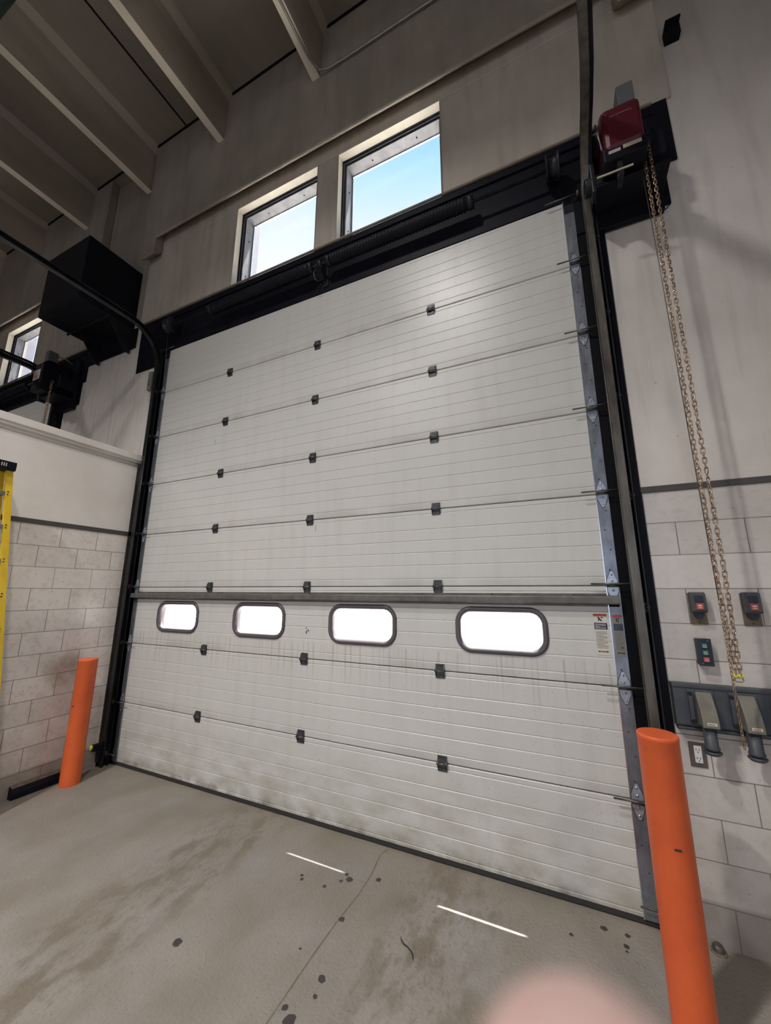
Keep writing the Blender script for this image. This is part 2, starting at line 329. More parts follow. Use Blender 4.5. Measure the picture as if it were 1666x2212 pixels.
# front wall (core with openings, then the facings)
WIN = [(1.067, 2.300), (2.578, 3.757), (-4.78, -3.565)]; WZ0, WZ1 = 5.45, 6.622
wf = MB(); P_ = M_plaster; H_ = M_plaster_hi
def wallrun(x0, x1, y0, y1, z0, z1, mt): wf.box(x0, x1, y0, y1, z0, z1, mt)
# core: ground band with the two door openings
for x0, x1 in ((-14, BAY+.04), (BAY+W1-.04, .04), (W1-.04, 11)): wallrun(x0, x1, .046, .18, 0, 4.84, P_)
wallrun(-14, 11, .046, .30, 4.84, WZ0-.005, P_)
xs = [-14, WIN[2][0]-.05, WIN[2][1]+.05, WIN[0][0]-.05, WIN[0][1]+.05, WIN[1][0]-.05, WIN[1][1]+.05, 11]
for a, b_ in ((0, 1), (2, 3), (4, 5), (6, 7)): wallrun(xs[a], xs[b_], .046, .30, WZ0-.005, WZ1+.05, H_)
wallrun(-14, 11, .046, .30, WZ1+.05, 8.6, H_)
# facings of the lower wall
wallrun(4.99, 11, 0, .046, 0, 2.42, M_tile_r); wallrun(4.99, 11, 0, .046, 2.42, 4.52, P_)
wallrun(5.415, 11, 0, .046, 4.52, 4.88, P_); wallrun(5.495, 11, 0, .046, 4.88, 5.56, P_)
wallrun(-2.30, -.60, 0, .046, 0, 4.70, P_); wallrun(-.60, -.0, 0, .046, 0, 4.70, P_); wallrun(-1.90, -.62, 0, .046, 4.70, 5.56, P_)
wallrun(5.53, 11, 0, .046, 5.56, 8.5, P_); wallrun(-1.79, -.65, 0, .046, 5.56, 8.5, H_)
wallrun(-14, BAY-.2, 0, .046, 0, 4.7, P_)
wf.build('wall_front', kind='structure')
# precast window panels, a proud slab with the openings
M_panel = mat('precast_panel', (.50, .445, .385), .85, 0, .2, 1.1, .15, 30, col2=(.40, .355, .30))
nt = M_panel.node_tree; f = mth(nt, 'MULTIPLY', noise_fac(nt, 3, .45, .8, (3, 3, .3)), .35); overlay(M_panel, f, (.17, .145, .12))
def win_panel(name, x0, x1, wins, y0=-.02):
    m = MB(); z0 = 5.452
    edges = [x0] + [e for w in wins for e in w] + [x1]
    for i in range(0, len(edges), 2): m.box(edges[i], edges[i+1], y0, .046, z0, WZ1, M_panel)
    m.box(x0, x1, y0, .046, WZ1, 8.5, M_panel)
    # haunch: proud upper band with a sloped underside and a short leg at each end
    yb = -.15
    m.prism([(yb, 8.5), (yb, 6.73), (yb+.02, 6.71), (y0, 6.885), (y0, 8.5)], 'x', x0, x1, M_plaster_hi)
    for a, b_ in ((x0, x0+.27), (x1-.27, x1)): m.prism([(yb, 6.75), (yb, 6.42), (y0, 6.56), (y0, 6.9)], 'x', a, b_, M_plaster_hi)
    return m.build(name, kind='structure', bevel=.012)
win_panel('wall_upper_panel', -.65, 5.53, [WIN[0], WIN[1]])
win_panel('wall_upper_panel', -.65+BAY, 5.53+BAY, [WIN[2]])
def window(i, x0, x1):
    t = thing('window_%d' % i, None, None, (x0, 0, WZ0), kind='structure')
    m = MB()
    # reveal toned as a lit concrete edge, dark gasket steps, aluminium box frame
    def ring(a, y0, y1, w, mt):
        X0, X1, Z0, Z1 = x0-.002+a, x1+.002-a, WZ0+a, WZ1-a
        m.box(X0-.05-a, X0, y0, y1, Z0-.05-a, Z1+.05+a, mt); m.box(X1, X1+.05+a, y0, y1, Z0-.05-a, Z1+.05+a, mt)
        m.box(X0, X1, y0, y1, Z1, Z1+.05+a, mt); m.box(X0, X1, y0, y1, Z0-.05-a, Z0, mt)
    
    for b_ in ((x0, x0+.004, WZ0, WZ1-.004), (x1-.004, x1, WZ0, WZ1-.004), (x0, x1, WZ1-.004, WZ1)): m.box(b_[0], b_[1], -.019, .0605, b_[2], b_[3], M_reveal)
    m.build('reveal', t)
    m = MB(); ring(.004, .0606, .084, .05, M_gasket); ring(.022, .084, .090, .05, M_alu); ring(.027, .090, .100, .05, M_gasket); m.build('gasket', t)
    m = MB(); ring(.045, .100, .235, .05, M_alu)
    for k in (.25, .7):
        m.lathe([(0, -.003), (.008, -.002), (.008, .003)], (x0+.045+(x1-x0)*k, .16, WZ1-.045), M_black, 10)
        m.lathe([(0, .003), (.008, .002), (.008, -.003)], (x0+.047, .16, WZ0+(WZ1-WZ0)*k), M_black, 10, 'x')
    m.build('window_frame', t)
    MB().box(x0+.02, x1-.02, .236, .242, WZ0+.02, WZ1-.02, M_glass).build('pane', t)
    m = MB(); X0, X1, Z0, Z1 = x0+.045, x1-.045, WZ0+.045, WZ1-.045
    for b_ in ((X0, X0+.012, Z0, Z1), (X1-.012, X1, Z0, Z1), (X0+.012, X1-.012, Z0, Z0+.012), (X0+.012, X1-.012, Z1-.012, Z1)): m.box(b_[0], b_[1], .222, .2355, b_[2], b_[3], M_bright)
    m.build('glazing_bead', t)
    MB().box(x0-.3, x0-.05, .30, .42, WZ0-.2, WZ1+.2, M_ojamb).build('outer_jamb', t)
for i, (a, b_) in enumerate(WIN): window(i+1, a, b_)

# other walls of the hall
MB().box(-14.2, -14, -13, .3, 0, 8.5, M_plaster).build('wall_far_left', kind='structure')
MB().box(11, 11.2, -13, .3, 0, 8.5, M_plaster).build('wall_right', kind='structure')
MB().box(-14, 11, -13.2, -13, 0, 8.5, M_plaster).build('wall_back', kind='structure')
# partition on the left
wl = MB(); wl.box(-.36, -.10, -9, -.0005, 0, 2.42, M_tile_l); wl.box(-.36, -.10, -9, -.0005, 2.42, 3.40, M_part); wl.build('wall_left', kind='structure')
MB().box(-.38, -.085, -9, -.0006, 3.34, 3.415, M_part).build('trim_1', kind='structure', bevel=.004)
MB().box(-.1, -.092, -9, -.02, 2.42, 2.465, M_trim).build('trim_2', kind='structure')
MB().box(4.955, 10.99, -.008, 0, 2.42, 2.458, M_trim).build('trim_3', kind='structure')
MB().box(-.62, 5.40, -.035, -.0205, 5.435, 5.455, M_ledge).build('trim_4', kind='structure')
MB().box(-.62+BAY, 5.40+BAY, -.035, -.0205, 5.435, 5.455, M_ledge).build('trim_5', kind='structure')

# ================================================================== OVERHEAD DOORS
GROOVES = [.035, .16, .25, .345, .445, .55]
def panel(x0, x1, z0, z1, holes, mt, name, parent, label=None, tint=None):
    """ribbed steel section: grooves as real relief, window holes cut through"""
    pr = [(z0, .012), (z0+.002, .004), (z0+.006, 0)]
    gs = sorted(z1-g for g in GROOVES)
    for i, g in enumerate(gs):
        dz = .005; pr += [(g-dz, 0), (g-dz*.3, .0026), (g+dz*.3, .0026), (g+dz, 0)]
    pr = sorted(pr) + [(z1-.006, 0), (z1-.002, .004), (z1, .012)]
    hz = sorted({h[2] for h in holes} | {h[3] for h in holes})
    if hz:
        def yat(z):
            for (a, ya), (b_, yb) in zip(pr, pr[1:]):
                if a <= z <= b_: return ya+(yb-ya)*(z-a)/max(1e-9, b_-a)
            return 0
        pr = sorted(pr + [(z, yat(z)) for z in hz])
    hx = sorted({x0, x1} | {h[0] for h in holes} | {h[1] for h in holes})
    m = MB(); n = len(pr); vs = []; T = .040
    for x in hx:
        for z, y in pr: vs.append((x, y, z))
    nb = len(vs)
    for x in hx:
        for z, y in pr: vs.append((x, T, z))
    fs = []
    def inhole(i, j):
        cx = (hx[i]+hx[i+1])/2; cz = (pr[j][0]+pr[j+1][0])/2
        return any(h[0] < cx < h[1] and h[2] < cz < h[3] for h in holes)
    C = {(i, j): not inhole(i, j) for i in range(len(hx)-1) for j in range(n-1)}
    for (i, j), ok in C.items():
        if not ok: continue
        a, b_, c, d = i*n+j, (i+1)*n+j, (i+1)*n+j+1, i*n+j+1
        fs += [(a, b_, c, d), (nb+d, nb+c, nb+b_, nb+a)]
        for (di, dj, e0, e1) in ((-1, 0, a, d), (1, 0, c, b_), (0, -1, b_, a), (0, 1, d, c)):
            if not C.get((i+di, j+dj), False): fs.append((e0, e1, nb+e1, nb+e0))
    m.add(vs, fs, mt)
    if z1 < H1-.1: m.box(x0, x1, .014, .038, z1-.006, z1+.008, M_rub)
    return m.build(name, parent)
def rrect(cx, cz, w, h, r, k=8):
    pts = []
    for (sx, sz, a0) in ((1, 1, 0), (-1, 1, 90), (-1, -1, 180), (1, -1, 270)):
        for i in range(k+1):
            a = math.radians(a0+90*i/k); pts.append((cx+sx*(w/2-r)+r*math.cos(a), cz+sz*(h/2-r)+r*math.sin(a), math.cos(a), math.sin(a)))
    return pts
HINGE_X = [1.1855, 2.393, 3.607]
def hinge_mesh(parent, x, z):
    m = MB(); w = .034
    m.box(x-w, x+w, -.005, -.0005, z+.004, z+.048, M_hinge); m.box(x-w, x+w, -.005, -.0005, z-.050, z-.004, M_hinge)
    m.prism([(-.004, z+.040), (-.020, z+.010), (-.026, z+.004), (-.026, z-.004), (-.020, z-.010), (-.004, z-.042)], 'x', x-w, x-w+.006, M_hinge)
    m.prism([(-.004, z+.040), (-.020, z+.010), (-.026, z+.004), (-.026, z-.004), (-.020, z-.010), (-.004, z-.042)], 'x', x+w-.006, x+w, M_hinge)
    m.box(x-w+.006, x+w-.006, -.021, -.012, z-.012, z+.036, M_hinge)
    m.cyl((x-w-.004, -.020, z), (x+w+.004, -.020, z), .006, M_galv_d, 10)
    for dx in (-.018, .018):
        for dz in (-.034, .024): m.cyl((x+dx, -.0245 if dz > 0 else -.0095, z+dz), (x+dx, -.004, z+dz), .0055, M_galv_d, 8)
    return m.build('hinge', parent)
def end_hinge(parent, x, z, side):
    m = MB()
    for s in (1, -1):
        p = [(x-.030, z+s*.006), (x+.030, z+s*.006), (x+.030, z+s*.035), (x+.006, z+s*.092), (x-.006, z+s*.092), (x-.030, z+s*.035)]
        m.prism(p, 'y', -.0105, -.0075, M_plate); m.prism([(x+(a-x)*1.12, z+s*.006+(b_-z-s*.006)*1.05) for a, b_ in p], 'y', -.0078, -.0062, M_hinge)
        for dz in (.03, .072): m.lathe([(0, -.005), (.006, -.004), (.007, 0)], (x, -.0105, z+s*dz), M_bright, 10, 'y')
    m.box(x-.032, x+.032, -.034, -.0075, z-.007, z+.007, M_hinge); m.cyl((x-.036, -.034, z), (x+.036, -.034, z), .008, M_galv_d, 10)
    return m.build('end_hinge', parent)
def roller(parent, x, z, side, length=.115, reach=.075):
    m = MB(); zr = z+.012
    m.cyl((x-side*length, -.05, zr), (x+side*reach, -.05, zr), .0055, M_galv_d, 10)
    m.cyl((x+side*(reach-.013), -.05, zr), (x+side*(reach+.007), -.05, zr), .022, M_galv_d, 18)
    return m.build('roller', parent)
def overhead_door(idx, ox, full):
    t = thing('door_%d' % idx, None, None, (ox, 0, 0), kind='structure')
    WC = [.745, 1.850, 2.945, 4.050]; ww, wh = .555, .245; wz = 1.523
    for k in range(8):
        holes = [(ox+c-ww/2-.006, ox+c+ww/2+.006, wz-wh/2-.006, wz+wh/2+.006) for c in WC] if (k == 2) else []
        panel(ox, ox+W1, k*S24+.002 if k else .03, (k+1)*S24-.0015, holes, M_door, 'door_section', t)
        for (a, b_) in ((ox-.001, ox+.062), (ox+W1-.070, ox+W1+.001)):
            s = MB(); z0, z1 = k*S24+.003 if k else .03, (k+1)*S24-.003
            s.box(a, b_, -.006, -.0015, z0, z1, M_galv)
            s.box(b_-.004 if a < ox+1 else a-.004, b_ if a < ox+1 else a, -.008, -.0015, z0, z1, M_bright)
            for q in range(4): s.lathe([(0, -.003), (.004, -.0025), (.005, 0)], ((a+b_)/2+(.012 if q % 2 else -.008), -.006, z0+.1+q*.13), M_hinge, 8, 'y')
            s.build('end_stile', t)
    MB().prism([(.002, .032), (.045, .032), (.052, .004), (.040, .0005), (.012, .0005), (-.002, .008)], 'x', ox, ox+W1, M_rub).build('bottom_seal', t)
    if not full: 
        for k in range(5, 8):
            for hx in HINGE_X: hinge_mesh(t, ox+hx, k*S24)
        return t
    for k in range(1, 8):
        for hx in HINGE_X: hinge_mesh(t, ox+hx, k*S24)
        end_hinge(t, ox+W1-.036, k*S24, 1); end_hinge(t, ox+.030, k*S24, -1)
        roller(t, ox+W1-.036, k*S24, 1, .125, .135); roller(t, ox+.030, k*S24, -1, .10)
    # top roller carriers and bottom brackets
    for sx, s in ((ox+W1-.036, 1), (ox+.030, -1)):
        m = MB(); m.box(sx-.034, sx+.034, -.012, -.006, H1-.12, H1+.0, M_steel2); m.box(sx-.03, sx+.03, -.05, -.012, H1-.02, H1-.012, M_steel2); m.build('top_bracket', t)
        roller(t, sx, H1-.025, s, .17)
        m = MB(); m.box(sx-.034, sx+.034, -.012, -.006, .035, .16, M_galv); m.build('bottom_bracket', t); roller(t, sx, .10, s, .05)
    # stiffening strut
    m = MB(); z0, z1 = 1.708, 1.768
    m.prism([(-.001, z1+.012), (-.004, z1+.012), (-.004, z1), (-.050, z1-.006), (-.054, z1-.012), (-.054, z0+.012), (-.050, z0+.006), (-.006, z0), (-.006, z0-.010), (-.002, z0-.010)], 'x', ox+.005, ox+W1-.01, M_strut)
    for q in range(9): m.lathe([(0, -.003), (.005, -.002), (.006, 0)], (ox+.3+q*.53, -.0045, z1+.006), M_hinge, 8, 'y')
    m.build('stiffening_strut', t)
    # windows
    for c in WC:
        ro = rrect(ox+c, wz, .635, .325, .118); m = MB()
        yo = {0: .056, 1: .056, 2: .044, 3: .040}[WC.index(c)]
        prof = [(0, yo), (0, -.0015), (-.006, -.012), (-.022, -.014), (-.034, -.008), (-.040, .000), (-.040, yo)]  # inward offset, y
        n = len(prof); vs = []
        for (x, z, nx, nzz) in ro:
            for a, y in prof: vs.append((x+nx*a, y, z+nzz*a))
        k = len(ro); fs = [(i*n+j, ((i+1) % k)*n+j, ((i+1) % k)*n+(j+1) % n, i*n+(j+1) % n) for i in range(k) for j in range(n)]
        m.add(vs, fs, M_ring, True); w = m.build('window_frame', t)
        ri = rrect(ox+c, wz, .565, .255, .083)
        m = MB(); kk = len(ri); m.add([(x, .018, z) for x, z, _, _ in ri]+[(x, .021, z) for x, z, _, _ in ri], [tuple(range(kk)), tuple(range(kk, 2*kk))[::-1]]+[(i, (i+1) % kk, kk+(i+1) % kk, kk+i) for i in range(kk)], M_glass)
        m.build('pane', w)
    # warning labels
    def label(x0, x1, z0, z1, y, grimy):
        m = MB(); base = M_lgr if grimy else M_lwh; h = z1-z0
        m.box(x0, x1, y-.0008, y, z0, z1, base)
        def bar(a, b_, c, d, mt, dy=.0014): m.box(x0+(x1-x0)*a, x0+(x1-x0)*b_, y-dy, y-.0008, z0+h*c, z0+h*d, mt)
        bar(0, 1, .94, 1, M_lred); bar(.02, .98, .50+.12, .78, M_navy)
        bar(.28, .45, .90, .925, M_ink); bar(.55, .72, .90, .925, M_ink)
        bar(.36, .50, .855, .90, M_ink); bar(.44, .62, .84, .865, M_ink); bar(.52, .60, .82, .85, M_ink); bar(.34, .42, .825, .86, M_ink)
        for q in range(6): bar(.08, .88 if q != 2 else .4, .64+q*.022, .648+q*.022, M_lwh if not grimy else M_grey, .0018)
        for q in range(15): bar(.08, .9-.25*(q % 4 == 3), .17+q*.028, .177+q*.028, M_ink if not grimy else M_grey)
        bar(.15, .85, .075, .095, M_ink); bar(.15, .22, .065, .105, M_ink); bar(.78, .85, .065, .105, M_ink)
        return m.build('warning_label', t, label='grimy warning label' if grimy else 'white and navy warning label')
    label(ox+4.640, ox+4.716, 1.400, 1.652, -.0014, False)
    label(ox+4.748, ox+4.800, 1.398, 1.648, -.0062, True)
    # dents and a puncture between the second and third windows
    m = MB(); 
    for (x, z, a, l) in ((2.405, 1.44, 1.2, .022), (2.40, 1.475, .6, .014), (2.425, 1.455, 2.2, .018)):
        dx, dz = math.cos(a)*l, math.sin(a)*l; m.prism([(x-dx, z-dz), (x+dz*.3, z-dx*.3), (x+dx, z+dz), (x-dz*.3, z+dx*.3)], 'y', -.0016, -.0008, M_ink)
    m.build('puncture', t)
    m = MB(); m.box(2.455, 2.458, -.0014, -.0008, 2.33, 2.39, M_ink); m.box(1.045, 1.048, -.0014, -.0008, 3.41, 3.47, M_ink); m.build('pen_mark', t)
    return t
door1 = overhead_door(1, 0, True)
door2 = overhead_door(2, BAY, False)

# ================================================================== HEADER STEEL, JAMBS, TRACKS
def header(ox, label):
    m = MB()
    m.box(ox+.0, ox+4.99, .0415, .0455, 4.80, 5.44, M_steel)
    m.box(ox-.62, ox+5.415, -.002, .0414, H1+.004, 5.43, M_steel)
    m.box(ox-.60, ox-.002, -.012, -.002, 4.70, H1+.004, M_steel); m.box(ox+W1+.002, ox+5.415, -.012, -.002, 4.525, H1+.004, M_steel)
    m.box(ox-.62, ox+5.40, -.012, -.0201, 5.36, 5.434, M_steel)
    m.box(ox+5.20, ox+5.495, -.014, -.002, 4.88, 5.56, M_steel)
    o = m.build('steel_header_plate'); o['label'] = label; o['category'] = 'steel plate'; o['group'] = 'steel header plates over the doors'
    return o
header(0, 'black steel header plate across the wall above the big white door')
header(BAY, 'black steel header plate above the distant door behind the partition')

M_track = mat('dark_worn_track', (.060, .063, .072), .32, .75, .4, 7, .05, 60, (1, 1, .3), col2=(.025, .025, .030))
def track(ox, side, label, run=9.0):
    """side -1 left of the door, +1 right"""
    t = thing('door_track', label, 'door track', (ox+(0 if side < 0 else W1), -.05, 0), group='tracks of the overhead doors')
    xr = ox-.052 if side < 0 else ox+W1+.106     # back of the channel
    xo = -side                                 # channel opens towards the door
    TM = M_galv_d if (side > 0 and ox == 0) else M_track
    prof = [(0, -.032), (xo*.004, -.032), (xo*.050, -.030), (xo*.050, -.026), (xo*.004, -.027), (xo*.004, .027), (xo*.050, .026), (xo*.050, .030), (xo*.004, .032), (0, .032)]
    yc, zc, R = -.075-.42, 4.62, .42
    X = Vector((1, 0, 0)); fr = []
    fr.append(((xr, yc+R, .0), X, Vector((0, 1, 0)))); fr.append(((xr, yc+R, zc), X, Vector((0, 1, 0))))
    m = MB(); m.sweep(prof, fr, TM)
    m.cyl((xr+xo*.052, yc+R-.030, .3), (xr+xo*.052, yc+R-.030, zc), .0045, TM, 8)
    m.build('vertical_track', t)
    arc = []
    for i in range(15):
        a = PI/2*i/14; arc.append(((xr, yc+R*math.cos(a), zc+R*math.sin(a)), X, Vector((0, math.cos(a), math.sin(a)))))
    MB().sweep(prof, arc, TM).build('curved_track', t)
    MB().sweep(prof, [((xr+dx_, yc-q, zc+R), X, Vector((0, 0, 1))) for q, dx_ in ((0, 0), (.25, -.012*(side > 0)), (.6, -.045*(side > 0)), (1.0, -.055*(side > 0)), (run, -.055*(side > 0)))], TM).build('horizontal_track', t)
    if side < 0 or ox < 0 or True:   # reinforcing angle over the curve and along the run
        m = MB(); m.sweep([(0, .033), (-xo*.03, .033), (-xo*.03, .038), (-xo*.005, .038), (-xo*.005, .07), (0, .07)], [((xr, yc+R*math.cos(a), zc+R*math.sin(a)), X, Vector((0, math.cos(a), math.sin(a)))) for a in [PI/2*i/12 for i in range(5, 13)]]+[((xr+dx_, yc-q, zc+R), X, Vector((0, 0, 1))) for q, dx_ in ((.25, -.012*(side > 0)), (.6, -.045*(side > 0)), (1.0, -.055*(side > 0)), (run, -.055*(side > 0)))], M_steel2)
        m.build('reinforcing_angle', t)
    # continuous jamb angle
    xa = ox-.062 if side < 0 else ox+W1+.130
    m = MB(); m.box(max(-.0995+ox, min(xa, xa+xo*-.075)) if side < 0 else min(xa, xa+xo*-.075), max(xa, xa-xo*.055 if side > 0 else xa-.030), -.010, -.001, .0, 4.88, M_steel); m.box(xa-.004, xa+.004, -.085, -.001, 0, 4.60, M_steel2 if side > 0 else M_steel)
    if side > 0: m.box(xa+.02, xa+.058, -.012, -.001, 0, 2.42, M_steel)
    else: m.box(ox-.0995, ox-.092, -.115, -.001, 0, 3.3, M_galv_d)
    m.box(min(ox+W1-.01 if side > 0 else xa, xa), max(xa, ox+.004 if side < 0 else xa), .0, .044, 0, 4.88, M_black)
    m.build('jamb_angle', t)
    for z in (.35, 1.0, 1.7, 2.4, 3.1, 3.75, 4.4):
        m = MB(); m.box(min(xa, xr)-.004, max(xa, xr)+.004, -.055, -.040, z-.03, z+.03, M_steel2); m.cyl((xa-.012, -.062, z), (xa+.012, -.062, z), .009, M_galv_d, 8); m.build('track_bracket', t)
    # flag bracket at the curve
    xf = xr-xo*.006
    m = MB(); m.prism([(-.01, 4.35), (-.08, 4.35), (-.115, 4.70), (-.20, 4.93), (-.30, 5.03), (-.20, 5.20), (-.01, 5.28)], 'x', xf-.003, xf+.003, M_steel2); m.build('flag_bracket', t)
    return t
track(0, -1, 'curved door track left of the big white door, at the partition end')
track(0, 1, 'galvanised door track right of the big white door, beside the tiled wall')
track(BAY, 1, 'dark door track seen above the partition, beside the distant motor')

def torsion(ox, label, grp):
    t = thing('torsion_spring_shaft', label, 'spring shaft', (ox+2.4, -.12, 5.105), group=grp)
    y, z = -.125, 5.105
    MB().cyl((ox+.08, y, z), (ox+5.02, y, z), .0155, M_steel2, 14).build('shaft', t)
    for a, b_ in ((ox+.93, ox+2.33), (ox+2.60, ox+4.0)):
        m = MB(); n = int((b_-a)/.03); pr = [(.046, 0)]
        for i in range(n): h = i*.03; pr += [(.052, h+.004), (.062, h+.015), (.052, h+.026)]
        pr.append((.046, b_-a)); m.lathe(pr, (a, y, z), M_steel, 18, 'x'); m.cyl((a-.05, y, z), (a, y, z), .055, M_steel2, 18); m.cyl((b_, y, z), (b_+.05, y, z), .055, M_steel2, 18); m.build('spring', t)
    for c in (ox+.20, ox+4.68):
        m = MB(); m.lathe([(.02, -.05), (.095, -.05), (.10, -.04), (.07, -.03), (.075, .03), (.10, .04), (.095, .05), (.02, .05)], (c, y, z), M_steel2, 24, 'x'); m.build('cable_drum', t)
    m = MB(); m.box(ox+2.44, ox+2.50, -.015, -.002, 4.93, 5.28, M_steel2); m.prism([(-.015, 5.22), (-.15, 5.15), (-.15, 5.06), (-.015, 4.96)], 'x', ox+2.467, ox+2.473, M_steel2); m.cyl((ox+2.445, y, z), (ox+2.495, y, z), .04, M_steel2, 16)
    m.tube([(ox+2.42, -.13, 5.07), (ox+2.41, -.15, 5.0), (ox+2.42, -.14, 4.94), (ox+2.44, -.11, 4.93)], .006, M_galv_d, 8); m.build('centre_bearing', t)
    MB().cyl((ox+.115, -.075, 4.4), (ox+.115, -.10, 5.06), .003, M_galv_d, 6).build('lift_cable', t)
    return t
torsion(0, 'black torsion spring shaft running above the big white door', 'torsion spring shafts over the doors')
torsion(BAY, 'black torsion spring shaft above the distant door behind the partition', 'torsion spring shafts over the doors')

# ================================================================== DOOR OPERATORS
def operator(ox, label, red):
    t = thing('door_operator', label, 'door motor', (ox+5.1, -.014, 4.7), group='jackshaft door motors')
    m = MB(); m.box(ox+4.93, ox+5.36, -.06, -.014, 4.45, 5.26, M_steel); m.box(ox+4.93, ox+5.36, -.30, -.06, 4.575, 4.592, M_steel); m.build('mounting_bracket', t, bevel=.004)
    m = MB(); m.box(ox+4.97, ox+5.22, -.42, -.06, 4.62, 4.73, M_steel); m.cyl((ox+5.0, -.24, 4.66), (ox+4.86, -.24, 4.66), .06, M_steel2, 20); m.box(ox+4.90, ox+4.93, -.30, -.20, 4.55, 4.80, M_steel2); m.build('gearbox', t, bevel=.008)
    MB().cyl((ox+5.02, -.125, 5.105), (ox+4.93, -.125, 5.105), .06, M_steel2, 24).build('drive_sprocket', t)
    cov = M_red if red else M_steel
    m = MB(); z1 = 5.12
    m.prism([(-.43, 4.70), (-.06, 4.70), (-.06, z1), (-.36, z1), (-.43, 5.03)][::-1], 'x', ox+4.985, ox+5.215, cov)
    m.build('motor_cover', t, bevel=.03)
    m = MB(); m.cyl((ox+4.96, -.22, 5.02), (ox+5.12, -.22, 5.12), .075, M_galv_d, 20); m.build('motor_housing', t)
    m = MB(); m.box(ox+5.105, ox+5.205, -.38, -.26, 5.10, 5.265, M_grey); m.build('junction_box', t, bevel=.004)
    if red:
        m = MB(); x = ox+5.04; yf = -.4325
        for i in range(11): m.box(x+i*.0102, x+i*.0102+.0055, yf, yf+.0018, 4.956+.002*(i % 3), 4.967, M_print)
        m.box(x-.008, x-.005, yf, yf+.0018, 4.950, 4.973, M_print); m.box(x+.115, x+.118, yf, yf+.0018, 4.950, 4.973, M_print)
        m.build('lettering', t)
        m = MB(); m.box(ox+5.085, ox+5.19, -.4215, -.42, 4.675, 4.705, M_cream); m.box(ox+5.0, ox+5.07, -.4215, -.42, 4.67, 4.695, M_pale); m.build('data_label', t)
        MB().box(ox+4.92, ox+5.13, -.405, -.398, 4.535, 4.546, M_cream).build('pull_bar', t)
        MB().tube([(ox+4.95, -.40, 4.99), (ox+4.955, -.42, 4.86), (ox+4.965, -.42, 4.73)], .005, M_galv, 8).build('release_rod', t)
        m = MB(); m.cyl((ox+5.06, -.39, 4.52), (ox+5.06, -.36, 4.52), .018, M_galv, 12); m.box(ox+5.045, ox+5.075, -.40, -.30, 4.50, 4.62, M_steel2); m.build('disconnect_lever', t)
        m = MB(); m.tube([(ox+5.215, -.28, 5.06), (ox+5.27, -.24, 5.02), (ox+5.30, -.18, 4.96), (ox+5.27, -.1, 4.9), (ox+5.23, -.1, 4.86)], .006, M_steel2, 8); m.build('power_lead', t)
    else:
        m = MB(); m.box(ox+5.02, ox+5.19, -.436, -.431, 4.78, 4.93, M_lwh); 
        for i in range(4): m.box(ox+5.04, ox+5.16, -.438, -.436, 4.80+i*.03, 4.81+i*.03, M_lred)
        m.build('data_label', t)
        m = MB(); m.tube([(ox+5.06, -.3, 5.08), (ox+5.07, -.3, 5.19), (ox+5.14, -.28, 5.24), (ox+5.27, -.2, 5.20), (ox+5.29, -.1, 5.15)], .009, M_bplate, 8); m.build('power_lead', t)
    m = MB(); m.lathe([(.008, -.018), (.034, -.018), (.034, -.012), (.016, 0), (.034, .012), (.034, .018), (.008, .018)], (ox+5.235, -.30, 4.79), M_steel2, 26, 'y'); m.cyl((ox+5.235, -.30, 4.79), (ox+5.235, -.08, 4.79), .015, M_steel2, 12)
    m.box(ox+5.215, ox+5.36, -.26, -.06, 4.70, 4.90, M_steel); m.build('chain_wheel', t)
    return t
operator(0, 'dark red jackshaft door motor mounted high right of the big door', True)
operator(BAY, 'black jackshaft door motor with a small white label above the partition', False)

def link(m, c, d, side, mt, L=.019, w=.0085, r=.0032):
    c = Vector(c); d = Vector(d).normalized(); side = Vector(side); pts = []
    for i in range(12):
        a = 2*PI*i/12; u, v = math.cos(a), math.sin(a); k = L-w
        pts.append(c+d*((k if u > 0 else -k)+w*u)+side*(w*v))
    m.tube(pts, r, mt, 5, closed=True)
def chain(name, ox, zb, label, full=True):
    t = thing(name, label, 'chain', (ox+5.235, -.30, zb), group='hand chains of the door motors')
    rnd = random.Random(3)
    for sx, w0 in ((-1, .0175), (1, .0175)):
        m = MB(); z = 4.79; n = int((4.79-zb)/.0285)
        for i in range(n):
            z = 4.79-i*.0285; k = min(1, max(0, (z-zb)/.55)); off = .008+(w0-.008)*k if z < zb+.55 else w0
            off += 0
            tw = rnd.uniform(-.5, .5)+(PI/2 if i % 2 else 0)
            link(m, (ox+5.238+sx*off, -.30, z), (0, 0, 1), (math.cos(tw), math.sin(tw), 0), M_brass)
        m.build('chain_strand', t)
    m = MB(); link(m, (ox+5.238, -.30, zb-.002), (1, 0, 0), (0, 0, 1), M_brass, .017, .010)
    for sx in (-1, 1): m.cyl((ox+5.238+sx*.011, -.30, zb+.008), (ox+5.238+sx*.011, -.30, zb+.024), .009, M_yel, 10)
    m.build('joining_link', t, label='yellow joining links')
    return t
chain('hand_chain', 0, 1.365, 'long brassy hand chain hanging in front of the tiled wall')
chain('hand_chain', BAY, 1.365, 'dark hand chain hanging behind the partition, below the distant motor')
t = thing('release_cord', 'thin release cable with small chain tail beside the brassy hand chain', 'cable', (5.224, -.30, 1.05))
MB().tube([(5.200, -.29, 4.60), (5.203, -.30, 3.8), (5.207, -.30, 2.6), (5.212, -.30, 1.75)], .0024, M_galv_d, 6).build('cable', t)
m = MB()
for i in range(36):
    link(m, (5.213, -.30, 1.74-i*.0195), (0, 0, 1), (math.cos(i*1.57+.4), math.sin(i*1.57+.4), 0), M_brass, .0125, .0050, .0019)
m.build('chain_tail', t)

